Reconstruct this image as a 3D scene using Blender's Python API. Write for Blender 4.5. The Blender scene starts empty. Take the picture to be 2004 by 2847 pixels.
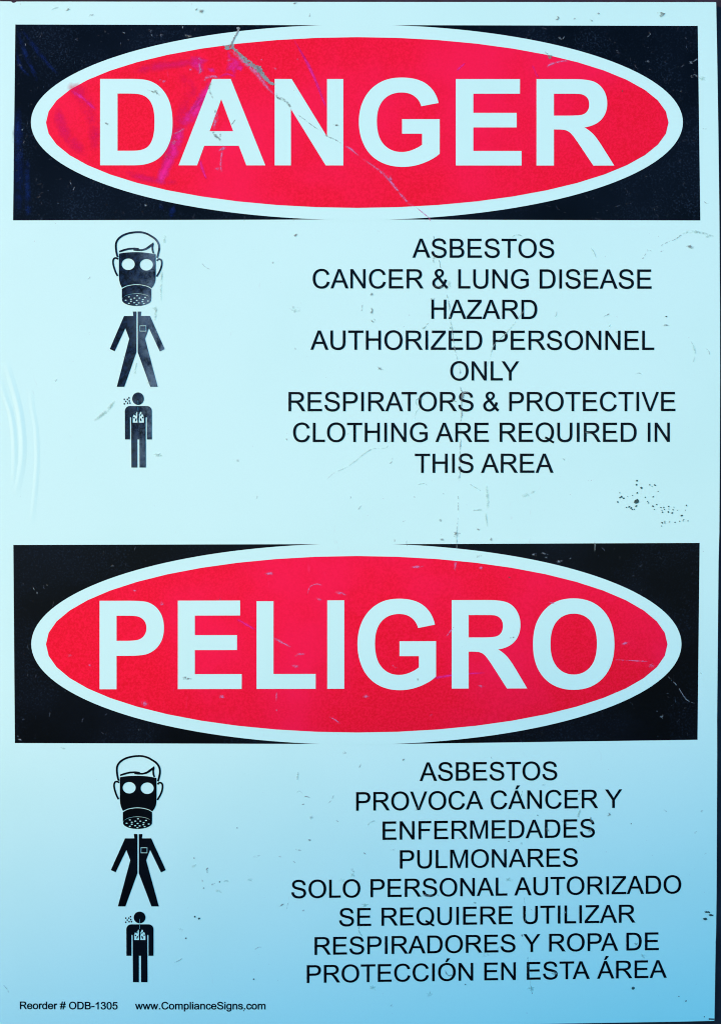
import bpy, math, random
from mathutils import Vector
from mathutils.geometry import delaunay_2d_cdt

S = bpy.context.scene
R = math.radians

# ------------------------------------------------------------------ camera
PX = 0.254 / 2000.0            # metres on the sign per pixel of the survey photo
W, H = 2004.0, 2847.0
DIST = 0.55
cam = bpy.data.objects.new("camera", bpy.data.cameras.new("camera"))
S.collection.objects.link(cam)
cam.location = (0, -DIST, 0)
cam.rotation_euler = (R(90), 0, 0)
cam.data.sensor_fit = 'HORIZONTAL'
cam.data.sensor_width = 36.0
cam.data.lens = 36.0 * DIST / (W * PX)
cam.data.clip_start = 0.01
cam.data.clip_end = 500.0
S.camera = cam

# ------------------------------------------------------------------ sky, sun, exposure
SUN_EL, SUN_AZ = 20.0, 55.0    # elevation; degrees left of the wall's normal
SUN_DIR = Vector((-math.sin(R(SUN_AZ)) * math.cos(R(SUN_EL)),
                  -math.cos(R(SUN_AZ)) * math.cos(R(SUN_EL)), math.sin(R(SUN_EL))))
world = bpy.data.worlds.new("World")
S.world = world
world.use_nodes = True
nt = world.node_tree
bg = nt.nodes["Background"]
sky = nt.nodes.new("ShaderNodeTexSky")
sky.sky_type = 'NISHITA'
sky.sun_disc = False
sky.sun_elevation = R(SUN_EL)
sky.sun_rotation = math.atan2(SUN_DIR.x, SUN_DIR.y)
sky.ozone_density = 8.6
sky.dust_density = 0.0
nt.links.new(sky.outputs[0], bg.inputs[0])
bg.inputs[1].default_value = 0.15
sun = bpy.data.objects.new("sun", bpy.data.lights.new("sun", 'SUN'))
S.collection.objects.link(sun)
sun.data.energy = 2.75
sun.data.angle = R(0.6)
sun.data.color = (1.0, 0.29, 0.11)
sun.rotation_euler = (-SUN_DIR).to_track_quat('-Z', 'Y').to_euler()
S.view_settings.view_transform = 'Standard'
S.view_settings.look = 'None'
S.view_settings.exposure = 1.5
S.view_settings.gamma = 1.0
S.cycles.filter_width = 1.05

# ------------------------------------------------------------------ the sheet: a thin plate bowed towards the viewer
BOW = 0.006
HX, HZ = 0.129, 0.181

def depth(x, z):
    return -BOW * (1 - 0.62 * (x / HX) ** 2 - 0.38 * (z / HZ) ** 2)

def normal(x, z):
    return Vector((-BOW * 2 * 0.62 * x / HX ** 2 * -1, -1.0, BOW * 2 * 0.38 * z / HZ ** 2)).normalized()

def at(px, py, lift=0.0):
    """Survey pixel -> point on the bowed sheet, and the sheet's normal there."""
    x0, z0 = (px - W / 2) * PX, (H / 2 - py) * PX
    x, z = x0, z0
    for _ in range(4):
        k = (DIST + depth(x, z)) / DIST
        x, z = x0 * k, z0 * k
    n = normal(x, z)
    return Vector((x, depth(x, z), z)) + n * lift, n

LAYER = 0.000025
random.seed(4)

# ------------------------------------------------------------------ materials
def new_mat(name):
    m = bpy.data.materials.new(name)
    m.use_nodes = True
    return m, m.node_tree, m.node_tree.nodes["Principled BSDF"]

def noise(nt, scale, detail=4, rough=0.55, dist=0.0, vec=None):
    n = nt.nodes.new("ShaderNodeTexNoise")
    n.inputs["Scale"].default_value = scale
    n.inputs["Detail"].default_value = detail
    n.inputs["Roughness"].default_value = rough
    n.inputs["Distortion"].default_value = dist
    nt.links.new(vec if vec is not None else coords(nt), n.inputs["Vector"])
    return n.outputs["Fac"]

def coords(nt):
    for n in nt.nodes:
        if n.type == 'TEX_COORD':
            return n.outputs["Object"]
    return nt.nodes.new("ShaderNodeTexCoord").outputs["Object"]

def stretched(nt, scale, rot=0.0):
    mp = nt.nodes.new("ShaderNodeMapping")
    mp.inputs["Scale"].default_value = scale
    mp.inputs["Rotation"].default_value = (0, rot, 0)
    nt.links.new(coords(nt), mp.inputs["Vector"])
    return mp.outputs["Vector"]

def ramp(nt, fac, lo, hi, a=0.0, b=1.0):
    r = nt.nodes.new("ShaderNodeMapRange")
    r.interpolation_type = 'SMOOTHSTEP'
    for i, v in enumerate((lo, hi, a, b)):
        r.inputs[1 + i].default_value = v
    nt.links.new(fac, r.inputs[0])
    return r.outputs[0]

def mul(nt, a, b, op='MULTIPLY'):
    n = nt.nodes.new("ShaderNodeMath")
    n.operation = op
    n.use_clamp = True
    for i, v in enumerate((a, b)):
        if isinstance(v, (int, float)):
            n.inputs[i].default_value = v
        else:
            nt.links.new(v, n.inputs[i])
    return n.outputs[0]

def mix(nt, fac, a, b):
    n = nt.nodes.new("ShaderNodeMix")
    n.data_type = 'RGBA'
    if isinstance(fac, (int, float)):
        n.inputs[0].default_value = fac
    else:
        nt.links.new(fac, n.inputs[0])
    for i, v in ((6, a), (7, b)):
        if isinstance(v, tuple):
            n.inputs[i].default_value = (*v, 1)
        else:
            nt.links.new(v, n.inputs[i])
    return n.outputs[2]

def bump(nt, b, h, strength, dist):
    n = nt.nodes.new("ShaderNodeBump")
    n.inputs["Strength"].default_value = strength
    n.inputs["Distance"].default_value = dist
    nt.links.new(h, n.inputs["Height"])
    nt.links.new(n.outputs[0], b.inputs["Normal"])

def white_material():
    m, t, b = new_mat("white_plastic")
    c = mix(t, ramp(t, noise(t, 14, 5), 0.40, 0.75, 0, 0.55), (0.352, 0.955, 0.835), (0.322, 0.915, 0.79))
    fib = mul(t, ramp(t, noise(t, 1, 6, 0.6, 2.0, stretched(t, (220, 220, 90), 0.5)), 0.66, 0.78, 0, 0.40),
              ramp(t, noise(t, 24, 3), 0.50, 0.66))
    c = mix(t, fib, c, (0.24, 0.42, 0.40))
    spk = mul(t, ramp(t, noise(t, 950, 2), 0.73, 0.79, 0, 0.45), ramp(t, noise(t, 40, 2), 0.46, 0.66))
    c = mix(t, spk, c, (0.16, 0.28, 0.30))
    grain = ramp(t, noise(t, 2600, 2), 0.3, 0.7, 0, 0.10)
    c = mix(t, grain, c, (0.28, 0.82, 0.73))
    t.links.new(c, b.inputs["Base Color"])
    b.inputs["Roughness"].default_value = 0.38
    b.inputs["Specular IOR Level"].default_value = 0.25
    bump(t, b, noise(t, 500, 3), 0.10, 0.00012)
    return m

def black_material(name, wear=0.25, patch=0.0):
    m, t, b = new_mat(name)
    c = mix(t, ramp(t, noise(t, 22, 5), 0.38, 0.68), (0.0004, 0.0018, 0.0030), (0.0012, 0.0045, 0.0085))
    fine = mul(t, ramp(t, noise(t, 1500, 3, 0.65), 0.48, 0.72, 0, 0.9 * wear), ramp(t, noise(t, 45, 4), 0.36, 0.66))
    c = mix(t, fine, c, (0.009, 0.030, 0.052))
    scr = mul(t, ramp(t, noise(t, 1, 5, 0.6, 1.0, stretched(t, (700, 500, 160), 0.7)), 0.66, 0.77, 0, 1.2 * wear),
              ramp(t, noise(t, 32, 3), 0.5, 0.64))
    c = mix(t, scr, c, (0.03, 0.10, 0.14))
    if patch:
        wv = t.nodes.new("ShaderNodeSeparateXYZ")
        t.links.new(coords(t), wv.inputs[0])
        side = ramp(t, wv.outputs[0], -0.084, -0.071)
        w = mul(t, mul(t, side, ramp(t, noise(t, 150, 6, 0.75), 0.36, 0.62)), patch)
        c = mix(t, w, c, (0.07, 0.20, 0.25))
        w2 = ramp(t, noise(t, 620, 5, 0.8), 0.42, 0.66, 0, 0.55)
        c = mix(t, w2, c, (0.012, 0.050, 0.11))
    t.links.new(c, b.inputs["Base Color"])
    b.inputs["Roughness"].default_value = 0.22
    b.inputs["Specular IOR Level"].default_value = 0.055
    bump(t, b, noise(t, 700, 3), 0.12, 0.0001)
    return m

def red_material():
    m, t, b = new_mat("red_ink")
    c = mix(t, ramp(t, noise(t, 1250, 3, 0.7), 0.36, 0.64), (0.48, 0.0006, 0.018), (0.575, 0.0032, 0.038))
    c = mix(t, ramp(t, noise(t, 16, 5), 0.42, 0.68, 0, 0.75), c, (0.58, 0.006, 0.075))
    scr = mul(t, ramp(t, noise(t, 1, 5, 0.6, 1.5, stretched(t, (420, 300, 90), -0.6)), 0.64, 0.78, 0, 0.5),
              ramp(t, noise(t, 28, 3), 0.50, 0.64))
    c = mix(t, scr, c, (0.58, 0.04, 0.17))
    t.links.new(c, b.inputs["Base Color"])
    b.inputs["Roughness"].default_value = 0.42
    b.inputs["Specular IOR Level"].default_value = 0.12
    bump(t, b, noise(t, 700, 3), 0.12, 0.0001)
    return m

def mark_material(name, col, col2, lo, hi, amount, scale=900.0):
    """Dirt, scuffs, scratches and painted glare: a broken film, the sheet showing between."""
    m, t, b = new_mat(name)
    c = mix(t, noise(t, scale * 0.7, 3), col, col2)
    t.links.new(c, b.inputs["Base Color"])
    b.inputs["Roughness"].default_value = 0.8
    b.inputs["Specular IOR Level"].default_value = 0.05
    tr = t.nodes.new("ShaderNodeBsdfTransparent")
    ms = t.nodes.new("ShaderNodeMixShader")
    out = t.nodes["Material Output"]
    film = t.nodes.new("ShaderNodeAttribute")
    film.attribute_name = "film"
    f = mul(t, ramp(t, noise(t, scale, 4, 0.65), lo, hi, 0, amount), film.outputs["Fac"])
    t.links.new(f, ms.inputs[0])
    t.links.new(tr.outputs[0], ms.inputs[1])
    t.links.new(b.outputs[0], ms.inputs[2])
    t.links.new(ms.outputs[0], out.inputs[0])
    return m

M_WHITE = white_material()
M_BLACK = black_material("scratched_black_ink", 0.75)
M_BLACK_CLEAN = black_material("black_ink", 0.40)
M_TEXT = black_material("text_ink", 0.10)
M_WORN = black_material("worn_ink", 0.5, 0.95)
M_RED = red_material()

def wall_material():
    m, t, b = new_mat("dark_wall_paint")
    c = mix(t, ramp(t, noise(t, 60, 5), 0.35, 0.7), (0.010, 0.017, 0.024), (0.020, 0.032, 0.044))
    t.links.new(c, b.inputs["Base Color"])
    b.inputs["Roughness"].default_value = 0.7
    b.inputs["Specular IOR Level"].default_value = 0.15
    bump(t, b, noise(t, 300, 4), 0.4, 0.0006)
    return m

def sun_blocker_material():
    m, t, b = new_mat("sun_blocker_surface")  # ground colours for the added, unseen sun blocker
    c = mix(t, ramp(t, noise(t, 1.4, 6), 0.35, 0.7), (0.045, 0.065, 0.02), (0.11, 0.085, 0.05))
    t.links.new(c, b.inputs["Base Color"])
    b.inputs["Roughness"].default_value = 0.95
    return m

# ------------------------------------------------------------------ mesh helpers
def inside(p, loops):
    x, y = p
    c = False
    for lp in loops:
        n = len(lp)
        for i in range(n):
            x1, y1 = lp[i]
            x2, y2 = lp[i - 1]
            if (y1 > y) != (y2 > y) and x < (x2 - x1) * (y - y1) / (y2 - y1) + x1:
                c = not c
    return c

class Print:
    """Collects flat shapes given in survey pixels; build() lays them on the bowed sheet as ONE mesh."""
    def __init__(self, layer):
        self.lift = layer * LAYER
        self.v, self.f, self.n, self.film = [], [], [], []
        self.soft = False

    @staticmethod
    def dense(lp, step=38.0):
        out = []
        for i, a in enumerate(lp):
            b = lp[(i + 1) % len(lp)]
            k = max(1, math.ceil(math.hypot(b[0] - a[0], b[1] - a[1]) / step))
            out += [(a[0] + (b[0] - a[0]) * j / k, a[1] + (b[1] - a[1]) * j / k) for j in range(k)]
        return out

    def shape(self, loops, grid=0):
        pts, edges = [], []
        loops = [self.dense(lp) for lp in loops]
        for lp in loops:
            k = len(pts)
            pts += [Vector((p[0], p[1])) for p in lp]
            edges += [(k + i, k + (i + 1) % len(lp)) for i in range(len(lp))]
        if grid:
            xs = [p.x for p in pts]
            ys = [p.y for p in pts]
            nx, ny = int((max(xs) - min(xs)) / grid), int((max(ys) - min(ys)) / grid)
            for i in range(1, nx):
                for j in range(1, ny):
                    q = (min(xs) + (max(xs) - min(xs)) * i / nx + 0.013, min(ys) + (max(ys) - min(ys)) * j / ny + 0.017)
                    if inside(q, loops):
                        pts.append(Vector(q))
        vo, _e, fo, *_ = delaunay_2d_cdt(pts, edges, [], 0, 1e-5)
        base = len(self.v)
        for q in vo:
            p, n = at(q.x, q.y, self.lift)
            self.v.append(p)
            self.n.append(n)
        for f in fo:
            c = (sum(vo[i].x for i in f) / len(f), sum(vo[i].y for i in f) / len(f))
            if inside(c, loops):
                f = list(f)
                a, b_, c_ = (vo[i] for i in f[:3])
                if (b_ - a).cross(c_ - a) > 0:      # pixel y runs down: turn the face to the viewer
                    f.reverse()
                self.f.append([base + i for i in f])

    def rows(self, rows):
        """A soft-edged film: rows of (x, y, thickness), joined row to row."""
        m = len(rows[0])
        k = len(self.v)
        self.film += [1.0] * (k - len(self.film))
        for r in rows:
            for x, y, a in r:
                p, n = at(x, y, self.lift)
                self.v.append(p)
                self.n.append(n)
                self.film.append(a)
        for i in range(len(rows) - 1):
            for j in range(m - 1):
                q = [k + i * m + j, k + i * m + j + 1, k + (i + 1) * m + j + 1, k + (i + 1) * m + j]
                a, b, c = (self.v[h] for h in q[:3])
                if (b - a).cross(c - a).y > 0:
                    q.reverse()
                self.f.append(q)

    def build(self, name, material, parent, label=None):
        me = bpy.data.meshes.new(name)
        me.from_pydata([tuple(p) for p in self.v], [], self.f)
        me.materials.append(material)
        for p in me.polygons:
            p.use_smooth = True
        me.update()
        me.normals_split_custom_set_from_vertices([tuple(n) for n in self.n])
        if True:
            at_ = me.attributes.new("film", 'FLOAT', 'POINT')
            at_.data.foreach_set("value", self.film + [1.0] * (len(self.v) - len(self.film)))
        o = bpy.data.objects.new(name, me)
        S.collection.objects.link(o)
        o.parent = parent
        if label:
            o["label"] = label
        return o

def spline(pts, n=8):
    out = []
    P = [pts[0]] + list(pts) + [pts[-1]]
    for i in range(1, len(P) - 2):
        a, b, c, d = P[i - 1:i + 3]
        for k in range(n):
            t = k / n
            out.append(tuple(0.5 * (2 * b[j] + (c[j] - a[j]) * t + (2 * a[j] - 5 * b[j] + 4 * c[j] - d[j]) * t * t
                                    + (3 * b[j] - a[j] - 3 * c[j] + d[j]) * t ** 3) for j in (0, 1)))
    out.append(tuple(pts[-1]))
    return out

def stroke(pts, width, smooth=8, taper=None, jag=0.0, rnd=random):
    """A line of some width as one outline."""
    p = spline(pts, smooth) if smooth else list(pts)
    L, Rr = [], []
    for i, q in enumerate(p):
        a, b = p[max(i - 1, 0)], p[min(i + 1, len(p) - 1)]
        d = Vector((b[0] - a[0], b[1] - a[1]))
        if d.length < 1e-9:
            d = Vector((1, 0))
        d.normalize()
        t = i / (len(p) - 1)
        w = (width(t) if callable(width) else width) / 2
        w1, w2 = w * (1 + jag * rnd.uniform(-1, 1)), w * (1 + jag * rnd.uniform(-1, 1))
        L.append((q[0] - d.y * w1, q[1] + d.x * w1))
        Rr.append((q[0] + d.y * w2, q[1] - d.x * w2))
    return L + Rr[::-1]

def oval(cx, cy, rx, ry, n=32, rot=0.0, jag=0.0, rnd=random):
    out = []
    for i in range(n):
        a = 2 * math.pi * i / n
        k = 1 + jag * rnd.uniform(-1, 1)
        x, y = rx * k * math.cos(a), ry * k * math.sin(a)
        out.append((cx + x * math.cos(rot) - y * math.sin(rot), cy + x * math.sin(rot) + y * math.cos(rot)))
    return out

# ------------------------------------------------------------------ lettering: outlines on a 2048 grid, "c" marks a control point
REG = {
 ' ': (569, []),
 'A': (1366, ["-3,0 560,1466 769,1466 1369,0 1148,0 977,444 364,444 203,0", "420,602 917,602 764,1008 c694,1193 660,1312 c632,1171 581,1030"]),
 'B': (1366, ["150,0 150,1466 700,1466 c868,1466 969.5,1421.5 c1071,1377 1128.5,1284.5 c1186,1192 1186,1091 c1186,997 1135,914 c1084,831 981,780 c1114,741 1185.5,647 c1257,553 1257,425 c1257,322 1213.5,233.5 c1170,145 1106,97 c1042,49 945.5,24.5 c849,0 709,0",
   "344,850 661,850 c790,850 846,867 c920,889 957.5,940 c995,991 995,1068 c995,1141 960,1196.5 c925,1252 860,1272.5 c795,1293 637,1293 344,1293",
   "344,173 709,173 c803,173 841,180 c908,192 953,220 c998,248 1027,301.5 c1056,355 1056,425 c1056,507 1014,567.5 c972,628 897.5,652.5 c823,677 683,677 344,677"]),
 'C': (1479, ["1204,514 1398,465 c1337,226 1178.5,100.5 c1020,-25 791,-25 c554,-25 405.5,71.5 c257,168 179.5,351 c102,534 102,744 c102,973 189.5,1143.5 c277,1314 438.5,1402.5 c600,1491 794,1491 c1014,1491 1164,1379 c1314,1267 1373,1064 1182,1019 c1131,1179 1034,1252 c937,1325 790,1325 c621,1325 507.5,1244 c394,1163 348,1026.5 c302,890 302,745 c302,558 356.5,418.5 c411,279 526,210 c641,141 775,141 c938,141 1051,235 c1164,329 1204,514"]),
 'D': (1479, ["158,0 158,1466 663,1466 c834,1466 924,1445 c1050,1416 1139,1340 c1255,1242 1312.5,1089.5 c1370,937 1370,741 c1370,574 1331,445 c1292,316 1231,231.5 c1170,147 1097.5,98.5 c1025,50 922.5,25 c820,0 687,0",
   "352,173 665,173 c810,173 892.5,200 c975,227 1024,276 c1093,345 1131.5,461.5 c1170,578 1170,744 c1170,974 1094.5,1097.5 c1019,1221 911,1263 c833,1293 660,1293 352,1293"]),
 'E': (1366, ["162,0 162,1466 1222,1466 1222,1293 356,1293 356,844 1167,844 1167,672 356,672 356,173 1256,173 1256,0"]),
 'F': (1251, ["168,0 168,1466 1157,1466 1157,1293 362,1293 362,839 1050,839 1050,666 362,666 362,0"]),
 'G': (1593, ["844,575 844,747 1465,748 1465,204 c1322,90 1170,32.5 c1018,-25 858,-25 c642,-25 465.5,67.5 c289,160 199,335 c109,510 109,726 c109,940 198.5,1125.5 c288,1311 456,1401 c624,1491 843,1491 c1002,1491 1130.5,1439.5 c1259,1388 1332,1296 c1405,1204 1443,1056 1268,1008 c1235,1120 1186,1184 c1137,1248 1046,1286.5 c955,1325 844,1325 c711,1325 614,1284.5 c517,1244 457.5,1178 c398,1112 365,1033 c309,897 309,738 c309,542 376.5,410 c444,278 573,214 c702,150 847,150 c973,150 1093,198.5 c1213,247 1275,302 1275,575"]),
 'H': (1479, ["164,0 164,1466 358,1466 358,864 1120,864 1120,1466 1314,1466 1314,0 1120,0 1120,691 358,691 358,0"]),
 'I': (569, ["191,0 191,1466 385,1466 385,0"]),
 'L': (1139, ["150,0 150,1466 344,1466 344,173 1066,173 1066,0"]),
 'M': (1706, ["152,0 152,1466 444,1466 791,428 c839,283 861,211 c886,291 939,446 1290,1466 1551,1466 1551,0 1364,0 1364,1227 938,0 763,0 339,1248 339,0"]),
 'N': (1479, ["156,0 156,1466 355,1466 1125,315 1125,1466 1311,1466 1311,0 1112,0 342,1152 342,0"]),
 'O': (1593, ["99,714 c99,1079 295,1285.5 c491,1492 801,1492 c1004,1492 1167,1395 c1330,1298 1415.5,1124.5 c1501,951 1501,731 c1501,508 1411,332 c1321,156 1156,65.5 c991,-25 800,-25 c593,-25 430,75 c267,175 183,348 c99,521 99,714",
   "299,711 c299,446 441.5,293.5 c584,141 799,141 c1018,141 1159.5,295 c1301,449 1301,732 c1301,911 1240.5,1044.5 c1180,1178 1063.5,1251.5 c947,1325 802,1325 c596,1325 447.5,1183.5 c299,1042 299,711"]),
 'P': (1366, ["158,0 158,1466 711,1466 c857,1466 934,1452 c1042,1434 1115,1383.5 c1188,1333 1232.5,1242 c1277,1151 1277,1042 c1277,855 1158,725.5 c1039,596 728,596 352,596 352,0",
   "352,769 731,769 c919,769 998,839 c1077,909 1077,1036 c1077,1128 1030.5,1193.5 c984,1259 908,1280 c859,1293 727,1293 352,1293"]),
 'Q': (1593, ["1269,157 c1404,64 1518,21 1461,-114 c1303,-57 1146,66 c983,-25 786,-25 c587,-25 425,71 c263,167 175.5,341 c88,515 88,733 c88,950 176,1128 c264,1306 426.5,1399 c589,1492 790,1492 c993,1492 1156,1395.5 c1319,1299 1404.5,1125.5 c1490,952 1490,734 c1490,553 1435,408.5 c1380,264 1269,157",
   "842,405 c1010,358 1119,265 c1290,421 1290,734 c1290,912 1229.5,1045 c1169,1178 1052.5,1251.5 c936,1325 791,1325 c574,1325 431,1176.5 c288,1028 288,733 c288,447 429.5,294 c571,141 791,141 c895,141 987,180 c896,239 795,264"]),
 'R': (1479, ["161,0 161,1466 811,1466 c1007,1466 1109,1426.5 c1211,1387 1272,1287 c1333,1187 1333,1066 c1333,910 1232,803 c1131,696 920,667 c997,630 1037,594 c1122,516 1198,399 1453,0 1209,0 1015,305 c930,437 875,507 c820,577 776.5,605 c733,633 688,644 c655,651 580,651 355,651 355,0",
   "355,819 772,819 c905,819 980,846.5 c1055,874 1094,934.5 c1133,995 1133,1066 c1133,1170 1057.5,1237 c982,1304 819,1304 355,1304"]),
 'S': (1366, ["92,471 275,487 c288,377 335.5,306.5 c383,236 483,192.5 c583,149 708,149 c819,149 904,182 c989,215 1030.5,272.5 c1072,330 1072,398 c1072,467 1032,518.5 c992,570 900,605 c841,628 639,676.5 c437,725 356,768 c251,823 199.5,904.5 c148,986 148,1087 c148,1198 211,1294.5 c274,1391 395,1441 c516,1491 664,1491 c827,1491 951.5,1438.5 c1076,1386 1143,1284 c1210,1182 1215,1053 1029,1039 c1014,1178 927.5,1249 c841,1320 672,1320 c496,1320 415.5,1255.5 c335,1191 335,1100 c335,1021 392,970 c448,919 684.5,865.5 c921,812 1009,772 c1137,713 1198,622.5 c1259,532 1259,414 c1259,297 1192,193.5 c1125,90 999.5,32.5 c874,-25 717,-25 c518,-25 383.5,33 c249,91 172.5,207.5 c96,324 92,471"]),
 'T': (1251, ["531,0 531,1293 48,1293 48,1466 1210,1466 1210,1293 725,1293 725,0"]),
 'U': (1479, ["1120,1466 1314,1466 1314,619 c1314,398 1264,268 c1214,138 1083.5,56.5 c953,-25 741,-25 c535,-25 404,46 c273,117 217,251.5 c161,386 161,619 161,1466 355,1466 355,620 c355,429 390.5,338.5 c426,248 512.5,199 c599,150 724,150 c938,150 1029,247 c1120,344 1120,620"]),
 'V': (1366, ["577,0 9,1466 219,1466 600,401 c646,273 677,161 c711,281 756,401 1152,1466 1350,1466 776,0"]),
 'Y': (1366, ["571,0 571,621 6,1466 242,1466 531,1024 c611,900 680,776 c746,891 840,1035 1124,1466 1350,1466 765,621 765,0"]),
 'Z': (1251, ["41,0 41,180 792,1119 c872,1219 944,1293 126,1293 126,1466 1176,1466 1176,1293 353,276 264,173 1200,173 1200,0"]),
 '&': (1366, ["974,172 c884,72 778,22 c672,-28 549,-28 c322,-28 189,124 c81,248 81,401 c81,537 168.5,646.5 c256,756 430,839 c331,953 298,1024 c265,1095 265,1161 c265,1293 368.5,1392 c472,1491 629,1491 c779,1491 874.5,1399 c970,1307 970,1178 c970,969 693,821 956,486 c1001,574 1026,690 1213,650 c1165,458 1083,334 c1184,200 1312,109 1191,-34 c1082,36 974,172",
   "607,937 c724,1006 758.5,1058 c793,1110 793,1173 c793,1248 745.5,1295.5 c698,1343 627,1343 c554,1343 505.5,1296 c457,1249 457,1181 c457,1147 474.5,1109.5 c492,1072 527,1030",
   "857,316 527,725 c381,638 330,563.5 c279,489 279,416 c279,327 350,231 c421,135 551,135 c632,135 718.5,185.5 c805,236 857,316"]),
 'w': (1479, ["331,0 6,1062 192,1062 361,449 c424,221 428,238 479,440 648,1062 833,1062 992,446 c1045,243 1045,243 1106,448 1288,1062 1463,1062 1131,0 944,0 775,636 734,817 519,0"]),
 'o': (1139, ["68,531 c68,826 232,968 c369,1086 566,1086 c785,1086 924,942.5 c1063,799 1063,546 c1063,341 1001.5,223.5 c940,106 822.5,41 c705,-24 566,-24 c343,-24 205.5,119 c68,262 68,531", "253,531 c253,327 342,225.5 c431,124 566,124 c700,124 789,226 c878,328 878,537 c878,734 788.5,835.5 c699,937 566,937 c431,937 342,836 c253,735 253,531"]),
 'm': (1706, ["135,0 135,1062 296,1062 296,913 c346,991 429,1038.5 c512,1086 618,1086 c736,1086 811.5,1037 c887,988 918,900 c1044,1086 1246,1086 c1404,1086 1489,998.5 c1574,911 1574,729 1574,0 1395,0 1395,669 c1395,777 1377.5,824.5 c1360,872 1314,901 c1268,930 1206,930 c1094,930 1020,855.5 c946,781 946,617 946,0 766,0 766,690 c766,810 722,870 c678,930 578,930 c502,930 437.5,890 c373,850 344,773 c315,696 315,551 315,0"]),
 'n': (1139, ["135,0 135,1062 297,1062 297,911 c414,1086 635,1086 c731,1086 811.5,1051.5 c892,1017 932,961 c972,905 988,828 c998,778 998,653 998,0 818,0 818,646 c818,756 797,810.5 c776,865 722.5,897.5 c669,930 597,930 c482,930 398.5,857 c315,784 315,580 315,0"]),
 'p': (1139, ["135,-407 135,1062 299,1062 299,924 c357,1005 430,1045.5 c503,1086 607,1086 c743,1086 847,1016 c951,946 1004,818.5 c1057,691 1057,539 c1057,376 998.5,245.5 c940,115 828.5,45.5 c717,-24 594,-24 c504,-24 432.5,14 c361,52 315,110 315,-407", "298,525 c298,320 381,222 c464,124 582,124 c702,124 787.5,225.5 c873,327 873,540 c873,743 789.5,844 c706,945 590,945 c475,945 386.5,837.5 c298,730 298,525"]),
 'd': (1139, ["824,0 824,134 c723,-24 527,-24 c400,-24 293.5,46 c187,116 128.5,241.5 c70,367 70,530 c70,689 123,818.5 c176,948 282,1017 c388,1086 519,1086 c615,1086 690,1045.5 c765,1005 812,940 812,1466 991,1466 991,0", "255,530 c255,326 341,225 c427,124 544,124 c662,124 744.5,220.5 c827,317 827,515 c827,733 743,835 c659,937 536,937 c416,937 335.5,839 c255,741 255,530"]),
 'g': (1139, ["102,-88 277,-114 c288,-195 338,-232 c405,-282 521,-282 c646,-282 714,-232 c782,-182 806,-92 c820,-37 819,139 c701,0 525,0 c306,0 186,158 c66,316 66,537 c66,689 121,817.5 c176,946 280.5,1016 c385,1086 526,1086 c714,1086 836,934 836,1062 1002,1062 1002,144 c1002,-104 951.5,-207.5 c901,-311 791.5,-371 c682,-431 522,-431 c332,-431 215,-345.5 c98,-260 102,-88", "251,550 c251,341 334,245 c417,149 542,149 c666,149 750,244.5 c834,340 834,544 c834,739 747.5,838 c661,937 539,937 c419,937 335,839.5 c251,742 251,550"]),
 'e': (1139, ["862,342 1048,319 c1004,156 885,66 c766,-24 581,-24 c348,-24 211.5,119.5 c75,263 75,522 c75,790 213,938 c351,1086 571,1086 c784,1086 919,941 c1054,796 1054,533 1053,485 261,485 c271,310 360,217 c449,124 582,124 c681,124 751,176 c821,228 862,342", "271,633 864,633 c852,767 796,834 c710,938 573,938 c449,938 364.5,855 c280,772 271,633"]),
 'c': (1024, ["828,389 1005,366 c976,183 856.5,79.5 c737,-24 563,-24 c345,-24 212.5,118.5 c80,261 80,527 c80,699 137,828 c194,957 310.5,1021.5 c427,1086 564,1086 c737,1086 847,998.5 c957,911 988,750 813,723 c788,830 724.5,884 c661,938 571,938 c435,938 350,840.5 c265,743 265,532 c265,318 347,221 c429,124 561,124 c667,124 738,189 c809,254 828,389"]),
 'a': (1139, ["828,131 c728,46 635.5,11 c543,-24 437,-24 c262,-24 168,61.5 c74,147 74,280 c74,358 109.5,422.5 c145,487 202.5,526 c260,565 332,585 c385,599 492,612 c710,638 813,674 814,711 c814,831 763,876 c694,937 558,937 c431,937 370.5,892.5 c310,848 281,735 105,759 c129,872 184,941.5 c239,1011 343,1048.5 c447,1086 584,1086 c720,1086 805,1054 c890,1022 930,973.5 c970,925 986,851 c995,805 995,685 995,445 c995,194 1006.5,127.5 c1018,61 1052,0 864,0 c836,56 828,131", "813,533 c715,493 519,465 c408,449 362,429 c316,409 291,370.5 c266,332 266,285 c266,213 320.5,165 c375,117 480,117 c584,117 665,162.5 c746,208 784,287 c813,348 813,467"]),
 'l': (455, ["131,0 131,1466 311,1466 311,0"]),
 'i': (455, ["136,0 136,1062 316,1062 316,0", "136,1259 136,1466 316,1466 316,1259"]),
 'r': (682, ["133,0 133,1062 295,1062 295,901 c357,1014 409.5,1050 c462,1086 525,1086 c616,1086 710,1028 648,861 c582,900 516,900 c457,900 410,864.5 c363,829 343,766 c313,670 313,556 313,0"]),
 's': (1024, ["63,317 241,345 c256,238 324.5,181 c393,124 516,124 c640,124 700,174.5 c760,225 760,293 c760,354 707,389 c670,413 523,450 c325,500 248.5,536.5 c172,573 132.5,637.5 c93,702 93,780 c93,851 125.5,911.5 c158,972 214,1012 c256,1043 328.5,1064.5 c401,1086 484,1086 c609,1086 703.5,1050 c798,1014 843,952.5 c888,891 905,788 729,764 c717,846 659.5,892 c602,938 497,938 c373,938 320,897 c267,856 267,801 c267,766 289,738 c311,709 358,690 c385,680 517,644 c708,593 783.5,560.5 c859,528 902,466 c945,404 945,312 c945,222 892.5,142.5 c840,63 741,19.5 c642,-24 517,-24 c310,-24 201.5,62 c93,148 63,317"]),
 '.': (569, ["186,0 186,205 391,205 391,0"]),
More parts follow.
